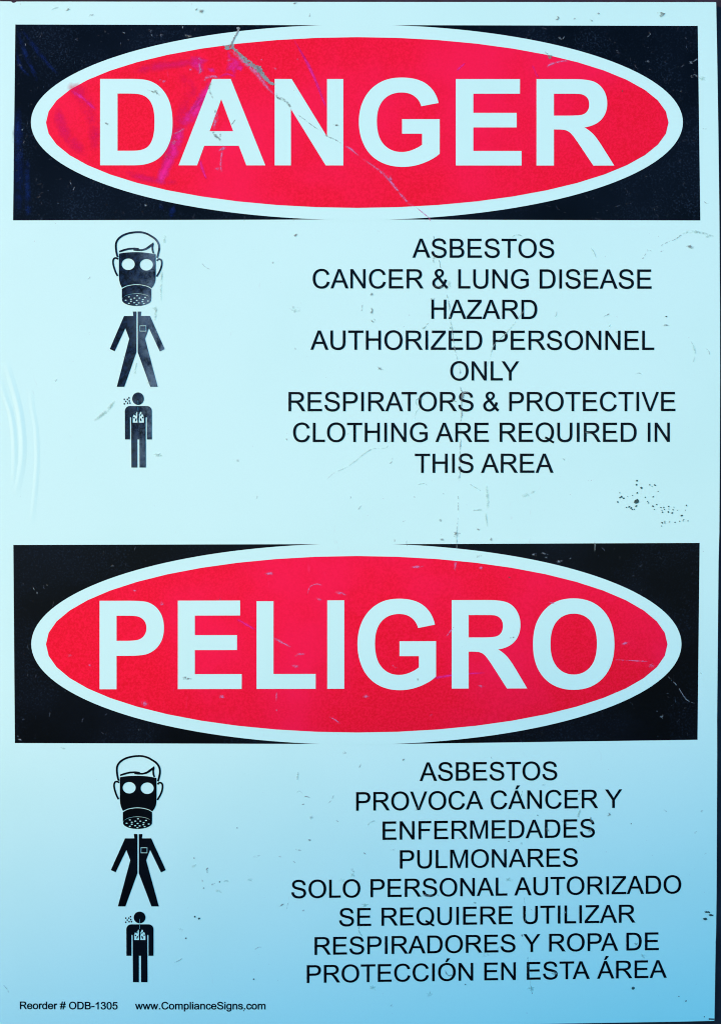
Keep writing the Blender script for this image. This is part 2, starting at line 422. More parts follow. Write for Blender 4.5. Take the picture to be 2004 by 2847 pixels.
 '#': (1139, ["103,-25 188,396 20,396 20,545 218,545 292,910 20,910 20,1059 322,1059 409,1491 559,1491 472,1059 786,1059 873,1491 1024,1491 937,1059 1110,1059 1110,910 907,910 833,545 1110,545 1110,396 803,396 718,-25 568,-25 653,396 338,396 253,-25",
   "369,545 683,545 757,910 443,910"]),
 '-': (682, ["65,440 65,621 618,621 618,440"]),
 '1': (1139, ["763,0 583,0 583,1147 c518,1085 412.5,1023 c307,961 223,930 223,1104 c374,1175 487,1276 c600,1377 647,1472 763,1472"]),
 '3': (1139, ["86,387 266,411 c297,258 371.5,190.5 c446,123 553,123 c680,123 767.5,211 c855,299 855,429 c855,553 774,633.5 c693,714 568,714 c517,714 441,694 461,852 c479,850 490,850 c605,850 697,910 c789,970 789,1095 c789,1194 722,1259 c655,1324 549,1324 c444,1324 374,1258 c304,1192 284,1060 104,1092 c137,1273 254,1372.5 c371,1472 545,1472 c665,1472 766,1420.5 c867,1369 920.5,1280 c974,1191 974,1091 c974,996 923,918 c872,840 772,794 c902,764 974,669.5 c1046,575 1046,433 c1046,241 906,107.5 c766,-26 552,-26 c359,-26 231.5,89 c104,204 86,387"]),
 '0': (1139, ["85,723 c85,983 138.5,1141.5 c192,1300 297.5,1386 c403,1472 563,1472 c681,1472 770,1424.5 c859,1377 917,1287.5 c975,1198 1008,1069.5 c1041,941 1041,723 c1041,465 988,306.5 c935,148 829.5,61.5 c724,-25 563,-25 c351,-25 230,127 c85,310 85,723", "270,723 c270,362 354.5,242.5 c439,123 563,123 c687,123 771.5,243 c856,363 856,723 c856,1085 771.5,1204 c687,1323 561,1323 c437,1323 363,1218 c270,1084 270,723"]),
 '5': (1139, ["85,384 274,400 c295,262 371.5,192.5 c448,123 556,123 c686,123 776,221 c866,319 866,481 c866,635 779.5,724 c693,813 553,813 c466,813 396,773.5 c326,734 286,671 117,693 259,1446 988,1446 988,1274 403,1274 324,880 c456,972 601,972 c793,972 925,839 c1057,706 1057,497 c1057,298 941,153 c800,-25 556,-25 c356,-25 229.5,87 c103,199 85,384"]),
}
acute = lambda dx: "%g,1560 %g,1869 %g,1869 %g,1560" % (598 + dx, 736 + dx, 980 + dx, 752 + dx)
REG['\u00c1'] = (1366, REG['A'][1] + [acute(-40)])
REG['\u00d3'] = (1593, REG['O'][1] + [acute(70)])

BOLD = {
 'D': (1479, ["148,0 148,1466 689,1466 c872,1466 968,1438 c1097,1400 1189,1303 c1281,1206 1329,1065.5 c1377,925 1377,719 c1377,538 1332,407 c1277,247 1175,148 c1098,73 967,31 c869,0 705,0",
   "444,1218 444,247 665,247 c789,247 844,261 c916,279 963.5,322 c1011,365 1041,463.5 c1071,562 1071,732 c1071,902 1041,993 c1011,1084 957,1135 c903,1186 820,1204 c758,1218 577,1218"]),
 'A': (1479, ["1471,0 1149,0 1021,333 435,333 314,0 0,0 571,1466 884,1466", "926,580 724,1124 526,580"]),
 'N': (1479, ["150,0 150,1466 438,1466 1038,487 1038,1466 1313,1466 1313,0 1016,0 425,956 425,0"]),
 'G': (1593, ["831,539 831,786 1469,786 1469,202 c1376,112 1199.5,43.5 c1023,-25 842,-25 c612,-25 441,71.5 c270,168 184,347.5 c98,527 98,738 c98,967 194,1145 c290,1323 475,1418 c616,1491 826,1491 c1099,1491 1252.5,1376.5 c1406,1262 1450,1060 1156,1005 c1125,1113 1039.5,1175.5 c954,1238 826,1238 c632,1238 517.5,1115 c403,992 403,750 c403,489 519,358.5 c635,228 823,228 c916,228 1009.5,264.5 c1103,301 1170,353 1170,539"]),
 'E': (1366, ["149,0 149,1466 1236,1466 1236,1218 445,1218 445,893 1181,893 1181,646 445,646 445,247 1264,247 1264,0"]),
 'R': (1479, ["150,0 150,1466 773,1466 c1008,1466 1114.5,1426.5 c1221,1387 1285,1286 c1349,1185 1349,1055 c1349,890 1252,782.5 c1155,675 962,647 c1058,591 1120.5,524 c1183,457 1289,286 1468,0 1114,0 900,319 c786,490 744,534.5 c702,579 655,595.5 c608,612 506,612 446,612 446,0",
   "446,846 665,846 c878,846 931,864 c984,882 1014,926 c1044,970 1044,1036 c1044,1110 1004.5,1155.5 c965,1201 893,1213 c857,1218 677,1218 446,1218"]),
 'P': (1366, ["149,0 149,1466 624,1466 c894,1466 976,1444 c1102,1411 1187,1300.5 c1272,1190 1272,1015 c1272,880 1223,788 c1174,696 1098.5,643.5 c1023,591 945,574 c839,553 638,553 445,553 445,0",
   "445,1218 445,802 607,802 c782,802 841,825 c900,848 933.5,897 c967,946 967,1011 c967,1091 920,1143 c873,1195 801,1208 c748,1218 588,1218"]),
 'L': (1251, ["157,0 157,1454 453,1454 453,247 1189,247 1189,0"]),
 'I': (569, ["140,0 140,1466 436,1466 436,0"]),
 'O': (1593, ["89,724 c89,948 156,1100 c206,1212 292.5,1301 c379,1390 482,1433 c619,1491 798,1491 c1122,1491 1316.5,1290 c1511,1089 1511,731 c1511,376 1318,175.5 c1125,-25 802,-25 c475,-25 282,174.5 c89,374 89,724",
   "394,734 c394,485 509,356.5 c624,228 801,228 c978,228 1091.5,355.5 c1205,483 1205,738 c1205,990 1094.5,1114 c984,1238 801,1238 c618,1238 506,1112.5 c394,987 394,734"]),
}
KERN = {(' ', 'A'): -75, ('A', ' '): -60, ('L', ' '): 0, (' ', 'Y'): -37, ('Y', ' '): -37, ('T', 'A'): -152, ('A', 'T'): -152,
        ('L', 'Y'): -152, ('L', 'T'): -152, ('P', 'A'): -152, ('R', 'T'): -37, ('L', 'V'): -152, ('A', 'V'): -152, ('V', 'A'): -152,
        ('O', 'V'): 0, ('1', '1'): -152, (' ', '\u00c1'): 90, ('r', '.'): -113, ('A', 'Y'): -152}

def contour(s, steps=6):
    pts, ctrl = [], None
    for tok in s.split():
        c = tok[0] == 'c'
        x, y = (float(k) for k in tok.lstrip('c').split(','))
        if c:
            ctrl = (x, y)
        elif ctrl:
            a = pts[-1]
            for k in range(1, steps + 1):
                t = k / steps
                pts.append(tuple((1 - t) ** 2 * a[j] + 2 * t * (1 - t) * ctrl[j] + t * t * (x, y)[j] for j in (0, 1)))
            ctrl = None
        else:
            pts.append((x, y))
    if ctrl:
        a, b = pts[-1], pts[0]
        for k in range(1, steps):
            t = k / steps
            pts.append(tuple((1 - t) ** 2 * a[j] + 2 * t * (1 - t) * ctrl[j] + t * t * b[j] for j in (0, 1)))
    if abs(pts[0][0] - pts[-1][0]) + abs(pts[0][1] - pts[-1][1]) < 1e-6:
        pts.pop()
    return pts

def grow(lp, d):
    """Ink spread: push an outline outwards by d pixels (outer loops run clockwise, counters the other way)."""
    out = []
    for i, q in enumerate(lp):
        a, b = lp[i - 1], lp[(i + 1) % len(lp)]
        n = Vector((0, 0))
        for s_, e in ((a, q), (q, b)):
            t = Vector((e[0] - s_[0], e[1] - s_[1]))
            if t.length > 1e-9:
                t.normalize()
                n += Vector((t.y, -t.x))
        if n.length > 1e-6:
            k = min(1.6, 2.0 / n.length)
            n = n.normalized() * k
        out.append((q[0] + n.x * d, q[1] + n.y * d))
    return out

def typeset(pr, text, font, x0, x1, b0, b1, cap, kern=True, grid=0, steps=6, spread=0.0):
    """Set TEXT so that its ink runs from x0 to x1 with its baseline falling from b0 to b1."""
    pen, glyphs, prev = 0.0, [], None
    for ch in text:
        adv, cs = font[ch]
        if kern and prev is not None:
            pen += KERN.get((prev, ch), 0)
        glyphs.append([[(px + pen, py) for px, py in contour(c, steps)] for c in cs])
        pen += adv
        prev = ch
    xs = [p[0] for g in glyphs for c in g for p in c]
    lo, hi = min(xs), max(xs)
    for g in glyphs:
        if not g:
            continue
        loops = []
        for c in g:
            lp = []
            for gx, gy in c:
                t = (gx - lo) / (hi - lo)
                lp.append((x0 + (x1 - x0) * t, b0 + (b1 - b0) * t - gy * cap / 1466.0))
            loops.append(grow(lp, spread) if spread else lp)
        pr.shape(loops, grid)

# ------------------------------------------------------------------ the setting
def structure(name, verts, faces, material, smooth=False):
    me = bpy.data.meshes.new(name)
    me.from_pydata(verts, [], faces)
    me.materials.append(material)
    me.update()
    o = bpy.data.objects.new(name, me)
    S.collection.objects.link(o)
    o["kind"] = "structure"
    return o

def box(x0, x1, y0, y1, z0, z1):
    v = [(x, y, z) for x in (x0, x1) for y in (y0, y1) for z in (z0, z1)]
    f = [(0, 1, 3, 2), (4, 6, 7, 5), (0, 4, 5, 1), (2, 3, 7, 6), (0, 2, 6, 4), (1, 5, 7, 3)]
    return v, f

WALL_Y = 0.0022
structure("wall", *box(-0.9, 0.9, WALL_Y, 0.15, -0.9, 0.9), wall_material())

# unseen blocker added at the viewer's left rear to shade the sign's lower right
def sun_blocker():
    d = 14.0
    a = at(0, 2690)[0] + SUN_DIR * d
    b = at(2004, 2215)[0] + SUN_DIR * d
    run = (b - a) / (b - a).length
    back = Vector((SUN_DIR.x, SUN_DIR.y, 0)).normalized()
    ridge, front, rear = [], [], []
    n = 24
    rnd = random.Random(3)
    for i in range(n + 1):
        p = a + run * (-3.0 + 6.0 * i / n)
        if abs(i - n / 2) > 4:
            p = p + Vector((0, 0, rnd.uniform(-0.05, 0.03)))
        ridge.append(p)
        front.append(Vector((p.x, p.y, -1.6)) - back * (5.0 + rnd.uniform(-.3, .3)))
        rear.append(Vector((p.x, p.y, -1.6)) + back * (6.0 + rnd.uniform(-.3, .3)))
    v = [tuple(p) for p in front + ridge + rear]
    m = n + 1
    f = []
    for i in range(n):
        f += [(i, i + 1, m + i + 1, m + i), (m + i, m + i + 1, 2 * m + i + 1, 2 * m + i)]
    f += [(0, m, 2 * m), (n, 2 * m + n, m + n)]
    structure("sun_blocker", v, f, sun_blocker_material())
sun_blocker()

# ------------------------------------------------------------------ the sign
sign = bpy.data.objects.new("safety_sign", None)
S.collection.objects.link(sign)
sign["label"] = "weathered white bilingual danger sign with red ovals and asbestos warning fixed to a dark wall"
sign["category"] = "sign"

OUTLINE = [(-9, 2.0), (29, 2.3), (32, 3.0), (34.5, 5.6), (38, 6.3), (42, 5.4), (45.5, 2.9), (60, 2.6), (500, 3.2), (1000, 3.8), (1500, 4.1), (1989.5, 4.3), (1990.6, 5.2),
        (1991.5, 60), (1992.8, 120), (1996.5, 350), (1999.6, 600), (2001.2, 850), (2001.5, 1060), (2000.6, 1300), (1999.4, 1480),
        (1997.2, 1560), (1995, 1800), (1993.2, 2000), (1993.4, 2100), (1992.5, 2300), (1991.8, 2480), (1990.3, 2600), (1989, 2622), (1989.2, 2626),
        (1988, 2700), (1987, 2770), (1985.6, 2839), (1984.6, 2839.8), (1884, 2842.3), (1500, 2848.5), (1000, 2852), (400, 2853), (-9, 2850),
        (-12, 2100), (-14, 1420), (-12, 700)]

def panel():
    pr = Print(0)
    EDGE = Print.dense(OUTLINE)
    pr.shape([EDGE], 55)
    nf = len(pr.v)
    # rim and back
    m = len(EDGE)
    for lift in (0.0, -0.0013):
        for i, e in enumerate(EDGE):
            p, n = at(e[0], e[1], lift)
            a, b = EDGE[i - 1], EDGE[(i + 1) % m]
            out = Vector((b[1] - a[1], 0, b[0] - a[0])).normalized()
            pr.v.append(p)
            pr.n.append(out)
    for i in range(m):
        j = (i + 1) % m
        pr.f.append([nf + i, nf + m + i, nf + m + j, nf + j])
    pr.build("panel", M_WHITE, sign)
panel()

def header(corners, tips, white, red, word, word_args, name_label, wl, ink):
    pr = Print(1)
    (tl, tr, br, bl) = corners
    (t1, t2, b2, b1) = tips
    pr.shape([[tl, t1, t2, tr, br, b2, b1, bl]], 60)
    h = pr.build("header_panel", ink, sign, name_label)
    w = Print(2)
    w.shape([oval(*white, n=160)], 60)
    w.build("oval_border", M_WHITE, h)
    r = Print(3)
    r.shape([oval(*red, n=48)], 60)
    r.build("red_oval", M_RED, h)
    l = Print(4)
    typeset(l, word, BOLD, *word_args, kern=False, grid=45, steps=8)
    l.build("headline_lettering", M_WHITE, h, wl)

header([(42.7, 66.7), (1939.3, 70.5), (1946.5, 612), (36.4, 611.7)],
       [(882, 68.5), (1107, 68.5), (1113, 609.4), (877, 609.4)],
       (992, 338.9, 906, 271.9), (993, 339.6, 865, 237.6),
       "DANGER", (278.4, 1707, 458.7, 459.4, 240.5), "upper black header, scratched", "white word DANGER", M_BLACK)
header([(37.1, 1515.2), (1944.5, 1509.5), (1938.6, 2057.4), (41.4, 2066.5)],
       [(881, 1513), (1108, 1513), (1110, 2069), (877, 2069)],
       (990.5, 1791, 903.5, 279.7), (991.5, 1791.6, 863.5, 245.6),
       "PELIGRO", (277, 1707.6, 1916.8, 1914, 246.2), "lower black header, cleaner", "white word PELIGRO", M_BLACK_CLEAN)

LINES = [
 ("ASBESTOS", 1146.3, 1540, 715.5, 716, 52.7),
 ("CANCER & LUNG DISEASE", 869.4, 1810.6, 800.8, 801.8, 53.2),
 ("HAZARD", 1199, 1492.8, 885.7, 886.4, 53.2),
 ("AUTHORIZED PERSONNEL", 863.2, 1817.9, 971.6, 972.3, 53.2),
 ("ONLY", 1251.3, 1442.6, 1057.3, 1057.3, 53.0),
 ("RESPIRATORS & PROTECTIVE", 802.2, 1876.8, 1142.9, 1142.5, 53.2),
 ("CLOTHING ARE REQUIRED IN", 814.7, 1861.2, 1228.5, 1228.1, 53.2),
 ("THIS AREA", 1153.2, 1537.9, 1314.4, 1314.1, 53.0),
 ("ASBESTOS", 1166.4, 1548.3, 2171.8, 2169.4, 51.3),
 ("PROVOCA C\u00c1NCER Y", 990, 1728.8, 2254.6, 2246.6, 51.3),
 ("ENFERMEDADES", 1063.5, 1652.9, 2335.8, 2328.8, 50.8),
 ("PULMONARES", 1111.6, 1605.4, 2415.7, 2410.2, 50.7),
 ("SOLO PERSONAL AUTORIZADO", 810.1, 1893, 2498.3, 2484.8, 50.2),
 ("SE REQUIERE UTILIZAR", 942.9, 1765.5, 2576.3, 2565.9, 49.8),
 ("RESPIRADORES Y ROPA DE", 874.6, 1830.7, 2656, 2642.5, 49.2),
 ("PROTECCI\u00d3N EN ESTA \u00c1REA", 853.1, 1852.9, 2734, 2719.4, 49.0),
]
for text, x0, x1, b0, b1, cap in LINES:
    pr = Print(4)
    typeset(pr, text, REG, x0, x1, b0, b1, cap, spread=0.25)
    pr.build("text_line", M_TEXT, sign, "printed line reading %s" % text)
for text, x0, x1, b0, b1, cap in [("Reorder # ODB-1305", 56, 326.7, 2806.4, 2807.5, 20.2),
                                  ("www.ComplianceSigns.com", 376.3, 737.7, 2807.4, 2807.4, 20.2)]:
    pr = Print(4)
    typeset(pr, text, REG, x0, x1, b0, b1, cap, steps=4, spread=0.5)
    pr.build("footer_text", M_TEXT, sign, "small footer line reading %s" % text)
pr = Print(4)
pr.shape([[(1969.5, 2832.6), (1985.2, 2833.2), (1985.2, 2836.6), (1970, 2836.2)]])
pr.build("corner_mark", M_TEXT, sign)

# ------------------------------------------------------------------ the pictograms
def fit(lower, upper=None):
    """Map from the traced boxes: lower = (ox, oy, scale); upper = affine from lower box to upper box."""
    ox, oy, k = lower
    def f(p):
        x, y = ox + p[0] / k, oy + p[1] / k
        if upper:
            (lx0, lx1, ly0, ly1), (ux0, ux1, uy0, uy1) = upper
            x = ux0 + (x - lx0) * (ux1 - ux0) / (lx1 - lx0)
            y = uy0 + (y - ly0) * (uy1 - uy0) / (ly1 - ly0)
        return (x, y)
    return f

def mapped(f, loops):
    return [[f(p) for p in lp] for lp in loops]

def head_pictogram(f, mat, label):
    pr = Print(4)
    top = [(450, 548), (520, 535), (620, 527), (720, 525), (820, 530), (920, 543), (997, 557)]
    jaw = spline([(998, 760), (997, 880), (990, 960), (968, 1014), (935, 1060)], 4)
    arc = spline([(935, 1060), (880, 1030), (800, 1008), (720, 1000), (640, 1005), (560, 1022), (495, 1053)], 4)
    cheek = spline([(495, 1053), (470, 1000), (455, 940), (449, 860)], 4)
    mask = spline(top, 3) + jaw + arc[1:] + cheek[1:]
    eyes = [oval(588, 704, 98, 86, 28), oval(858, 712, 98, 86, 28)]
    pr.shape(mapped(f, [mask] + eyes))
    up = spline([(494, 1070), (560, 1035), (640, 1016), (720, 1011), (800, 1018), (880, 1040), (931, 1072)], 4)
    low = spline([(931, 1218), (880, 1170), (800, 1145), (713, 1136), (620, 1146), (545, 1170), (493, 1214)], 5)
    pr.shape(mapped(f, [up + low]))
    holes = [(598, 1187), (720, 1170), (840, 1195), (680, 1205), (755, 1205), (550, 1237), (628, 1222), (715, 1240), (805, 1228),
             (880, 1248), (628, 1252), (678, 1273), (745, 1277), (800, 1258), (598, 1283), (820, 1287), (712, 1303)]
    pr.shape(mapped(f, [oval(713, 1232, 217, 90, 40)] + [oval(hx, hy, 17, 9, 8) for hx, hy in holes]))
    o = pr.build("respirator_pictogram", mat, sign, label)
    q = Print(4)
    skull = stroke([(433, 600), (418, 555), (406, 480), (406, 400), (432, 340), (480, 295), (540, 263), (610, 242), (700, 230), (790, 232),
                    (870, 255), (930, 288), (985, 325), (1025, 372), (1046, 425), (1048, 485), (1036, 545), (1019, 610)], 29, 4)
    ear1 = stroke([(440, 628), (405, 612), (375, 622), (362, 660), (366, 710), (382, 770), (402, 825), (430, 878)], 26, 4)
    ear2 = stroke([(1015, 655), (1032, 632), (1060, 630), (1082, 648), (1088, 690), (1080, 745), (1055, 812), (1010, 888)], 26, 4)
    lock = [(452, 505), (520, 480), (600, 462), (680, 458), (745, 466), (752, 482), (800, 480), (850, 462), (900, 425), (963, 380),
            (969, 410), (961, 455), (966, 505), (980, 546), (952, 543), (938, 505), (935, 440), (900, 468), (850, 495), (790, 508), (720, 508), (668, 502),
            (665, 486), (600, 490), (530, 508), (455, 530)]
    for lp in (skull, ear1, ear2, lock):
        q.shape(mapped(f, [lp]))
    q.build("head_outline", mat, o)

def suit_pictogram(f, mat, label):
    pr = Print(4)
    pr.shape(mapped(f, [[(516, 182), (561, 182), (561, 683), (407, 1107), (311, 1107), (470, 517), (420, 385), (283, 670), (221, 643), (403, 237), (522, 237)]]))
    pr.shape(mapped(f, [[(579, 182), (624, 182), (618, 237), (736, 237), (923, 643), (862, 673), (723, 385), (672, 517), (834, 1107), (740, 1107), (579, 683)],
                        [(602, 353), (688, 353), (688, 426), (602, 426)], [(610, 361), (680, 361), (680, 418), (610, 418)]]))
    pr.build("coverall_pictogram", mat, sign, label)

def body_pictogram(f, mat, label):
    def rnd_corner(cx, cy, r, a0, a1):
        return [(cx + r * math.cos(R(a0 + (a1 - a0) * i / 6)), cy + r * math.sin(R(a0 + (a1 - a0) * i / 6))) for i in range(7)]
    pr = Print(4)
    pr.shape(mapped(f, [oval(589, 1248, 75, 75, 40), [(586.5, 1268), (591.5, 1268), (591.5, 1317), (586.5, 1317)]]))
    body = rnd_corner(482, 1399, 63, 180, 270) + rnd_corner(703, 1399, 63, 270, 360) + \
        [(766, 1738), (702, 1738), (702, 1478), (698, 1470), (690, 1470), (686, 1478), (690, 2076), (608, 2076), (606, 1738), (579, 1738), (580, 2076), (504, 2076),
         (500, 1478), (496, 1470), (487, 1470), (484, 1478), (485, 1738), (421, 1738)]
    z = lambda p: ((p[0] / 10.1 + 300 - 260) * 4.592, (p[1] / 10.1 + 2520 - 2280) * 4.592)
    lung1 = [(738, 955), (738, 800), (764, 735), (795, 765), (838, 700), (845, 668), (872, 665), (874, 780), (866, 830), (880, 955)]
    lung2 = [(910, 955), (912, 830), (925, 790), (912, 745), (930, 720), (950, 665), (988, 672), (985, 745), (1020, 730), (1045, 780), (1055, 850), (1055, 955)]
    blobs = [oval(775, 825, 20, 22, 10), oval(826, 880, 17, 45, 12, 0.3), oval(820, 745, 14, 30, 10, -0.4),
             oval(1020, 820, 18, 24, 10), oval(966, 880, 18, 45, 12, -0.3), oval(962, 755, 14, 26, 10, 0.5)]
    slit = [[(586.5, 1342), (591.5, 1342), (591.5, 1394), (586.5, 1394)]]
    pr.shape(mapped(f, [body] + slit + [[z(p) for p in lp] for lp in (lung1, lung2)] + [[z(p) for p in lp] for lp in blobs]))
    o = pr.build("body_pictogram", mat, sign, label)
    q = Print(4)
    for dx, dy in [(635, 300), (590, 340), (503, 340), (545, 395), (643, 382), (503, 457), (597, 440), (663, 440)]:
        q.shape(mapped(f, [[z(p) for p in oval(dx, dy, 20, 25, 10)]]))
    q.build("dust_dots", mat, o)

low_head, low_fig = (250, 2060, 5.387), (260, 2280, 4.592)
head_pictogram(fit(low_head, ((315, 453.8, 2100.5, 2305.4), (312.1, 451.7, 642.6, 850))), M_WORN, "worn upper respirator head")
suit_pictogram(fit(low_fig, ((308.1, 461, 2319.4, 2521.3), (305.3, 457.7, 865.3, 1075.2))), M_WORN, "worn upper coverall")
body_pictogram(fit(low_fig, ((351.2, 426.8, 2535.2, 2732.3), (347.1, 422.2, 1090.4, 1299.9))), M_WORN, "worn upper figure with lungs")
head_pictogram(fit(low_head), M_TEXT, "crisp lower respirator head")
suit_pictogram(fit(low_fig), M_TEXT, "crisp lower coverall")
body_pictogram(fit(low_fig), M_TEXT, "crisp lower figure with lungs")
#MARKS#
# ------------------------------------------------------------------ wear: creases, torn scratch, cracks, scuffs, dirt; painted glare
def crop(ox, oy, k):
    return lambda pts: [(ox + x / k, oy + y / k) for x, y in pts]

ZA, ZB, ZC, ZD = crop(400, 30, 2.6933), crop(1002, 0, 1.6128), crop(780, 640, 2.8857), crop(1340, 640, 2.8857)
ZE, ZF, ZG, ZH = crop(780, 980, 2.8857), crop(1340, 980, 2.8857), crop(1660, 1300, 4.698), crop(1860, 2480, 10.4375)
ZI, ZJ, ZK, ZL = crop(1060, 1300, 2.525), crop(1500, 0, 3.206), crop(400, 2300, 3.848), crop(200, 600, 4.04)
ZM, ZN, ZO, ZP, ZQ = crop(0, 0, 1.6128), crop(780, 2090, 2.8857), crop(1340, 2090, 2.8857), crop(780, 2420, 2.8857), crop(1340, 2420, 2.8857)
ZR, ZS = crop(0, 1480, 1.6128), crop(1002, 1480, 1.6128)
rw = random.Random(11)

def fade(a, m, b):
    return lambda t: a + (m - a) * min(1, t * 3) if t < 0.4 else m + (b - m) * (t - 0.4) / 0.6

def line(pr, z, pts, w, jag=0.35, n=6):
    p = spline(z(pts), n)
    if pr.soft:
        rows = []
        for i, q in enumerate(p):
            a, b = p[max(i - 1, 0)], p[min(i + 1, len(p) - 1)]
            d = Vector((b[0] - a[0], b[1] - a[1])).normalized()
            u = i / (len(p) - 1)
            hw = (w(u) if callable(w) else w) * (1 + jag * rw.uniform(-.5, .5)) * 0.60 + 0.8
            end = min(1, u * 5, (1 - u) * 5)
            rows.append([(q[0] - d.y * hw * k, q[1] + d.x * hw * k, end * e) for k, e in ((-1, 0), (-.45, .65), (0, 1), (.45, .65), (1, 0))])
        pr.rows(rows)
        return
    pr.film += [1.0] * (len(pr.v) - len(pr.film))
    p = [(x + rw.uniform(-.5, .5) * jag * 2, y + rw.uniform(-.5, .5) * jag * 2) for x, y in p]
    pr.shape([stroke(p, w, 0, jag=jag, rnd=rw)])

def blot(pr, z, x, y, rx, ry, rot=0.0, jag=0.35, n=13):
    (cx, cy), = z([(x, y)])
    if pr.soft:
        o = oval(cx, cy, rx * 1.35, ry * 1.35, n, rot, jag, rw)
        o.append(o[0])
        pr.rows([[(cx + (px - cx) * k, cy + (py - cy) * k, e) for k, e in ((0.02, 1), (.5, .7), (1, 0))] for px, py in o])
        return
    pr.shape([oval(cx, cy, rx, ry, n, rot, jag, rw)])

M_TEAR = mark_material("scraped_grey", (0.19, 0.40, 0.39), (0.13, 0.29, 0.29), 0.30, 0.50, 0.92, 700)
M_LILAC = mark_material("lilac_scuff", (0.48, 0.16, 0.44), (0.40, 0.28, 0.48), 0.34, 0.60, 0.85, 900)
M_PINK = mark_material("pink_scuff", (0.58, 0.010, 0.22), (0.55, 0.045, 0.40), 0.22, 0.62, 0.95, 300)
M_DIRT = mark_material("grey_green_dirt", (0.08, 0.19, 0.18), (0.18, 0.36, 0.31), 0.36, 0.62, 0.85, 900)
M_CRACK = mark_material("crack_dirt", (0.13, 0.31, 0.30), (0.22, 0.46, 0.42), 0.42, 0.62, 0.70, 420)
M_SMUDGE = mark_material("faint_smudge", (0.20, 0.50, 0.44), (0.27, 0.64, 0.56), 0.34, 0.66, 0.65, 420)
M_SPECK = mark_material("dark_speck", (0.008, 0.040, 0.040), (0.04, 0.13, 0.11), 0.26, 0.50, 0.95, 1500)
M_PALE = mark_material("pale_chip", (0.10, 0.25, 0.29), (0.18, 0.42, 0.42), 0.40, 0.62, 0.80, 1100)

# raised creases near the left edge
def crease(pts, half, height):
    me_v, me_f, me_n = [], [], []
    p = spline(pts, 10)
    prof = [-1.0, -0.6, -0.25, 0.0, 0.25, 0.6, 1.0]
    for i, q in enumerate(p):
        a, b = p[max(i - 1, 0)], p[min(i + 1, len(p) - 1)]
        d = Vector((b[0] - a[0], b[1] - a[1])).normalized()
        k = math.sin(math.pi * i / (len(p) - 1)) ** 0.7
        for u in prof:
            s, n = at(q[0] - d.y * u * half, q[1] + d.x * u * half, LAYER * 0.5)
            me_v.append(tuple(s + n * height * k * (0.5 + 0.5 * math.cos(math.pi * u))))
    m = len(prof)
    for i in range(len(p) - 1):
        for j in range(m - 1):
            f = [i * m + j, i * m + j + 1, (i + 1) * m + j + 1, (i + 1) * m + j]
            me_f.append(f)
    me = bpy.data.meshes.new("crease")
    me.from_pydata(me_v, [], me_f)
    me.update()
    if me.polygons[len(me_f) // 2].normal.y > 0:
        me.flip_normals()
    for q in me.polygons:
        q.use_smooth = True
    me.materials.append(M_WHITE)
    o = bpy.data.objects.new("crease", me)
    S.collection.objects.link(o)
    o.parent = sign

crease([(16, 1008), (34, 1067), (47, 1114), (56, 1156), (63, 1227), (60, 1292), (44, 1370)], 11, 0.00016)
crease([(-1, 1055), (16, 1109), (29, 1148), (37, 1200), (40, 1266), (37, 1350)], 9, 0.00012)
crease([(84, 1080), (90, 1135), (99, 1187), (103, 1266), (100, 1331), (94, 1396), (86, 1455)], 8, 0.00008)

# the torn grey scratch that runs down through DANGER
t = Print(6)
line(t, ZA, [(716, 124), (702, 158), (678, 202), (652, 256)], fade(5.5, 4.5, 6), 0.4)
blot(t, ZA, 648, 268, 17, 7, 0.1, 0.5)
blot(t, ZA, 705, 128, 5, 4)
line(t, ZA, [(655, 268), (705, 308), (745, 352), (790, 390), (845, 425), (880, 462), (905, 495), (935, 525), (972, 552)], fade(5, 11, 8), 0.55, 9)
line(t, ZA, [(840, 405), (868, 440), (880, 475)], fade(4, 14, 5), 0.5)
t.build("torn_scratch", M_TEAR, sign, "grey torn scratch above the letter N")
t = Print(5)
t.soft = True
line(t, ZA, [(640, 285), (700, 335), (770, 395), (835, 455), (880, 515), (930, 580), (985, 632)], fade(5, 12, 4), 0.6, 9)
line(t, ZA, [(1505, 1012), (1545, 1030), (1580, 1060), (1614, 1088)], fade(3, 5, 2), 0.5)
line(t, ZB, [(0, 705), (60, 745), (110, 785), (140, 820), (180, 870), (215, 910), (246, 926)], fade(2, 7, 4), 0.6, 9)
blot(t, ZB, 132, 800, 5, 8, 0.3)
line(t, ZB, [(246, 926), (300, 970), (315, 990)], 2, 0.4)
blot(t, ZA, 422, 432, 4, 10, -0.1, 0.5)
line(t, ZA, [(455, 525), (462, 500), (520, 488), (560, 500)], fade(6, 8, 4), 0.6)
line(t, ZA, [(408, 350), (432, 372)], 4, 0.5)
line(t, ZA, [(410, 470), (428, 445), (418, 420)], 3, 0.5)
line(t, ZA, [(305, 876), (262, 905), (220, 916)], fade(6, 4, 2), 0.5)
line(t, ZA, [(545, 742), (543, 800), (528, 850), (540, 886)], fade(4, 9, 6), 0.6)
line(t, ZA, [(588, 1006), (582, 1080), (575, 1150), (582, 1208)], fade(3, 4, 5), 0.6)
blot(t, ZA, 552, 1180, 5, 4)
for x, y, a, b in [(590, 1030, 9, 4), (350, 436, 3, 2.4), (120, 515, 2.6, 2.2), (882, 364, 2.5, 2), (1150, 360, 2, 2), (635, 366, 4, 3), (225, 985, 4, 7), (980, 432, 5, 3), (150, 525, 5, 3)]:
    blot(t, ZA, x, y, a, b, rw.uniform(-1, 1))
line(t, ZJ, [(65, 598), (85, 575), (150, 553), (215, 540), (260, 540)], fade(3, 5, 2), 0.6)
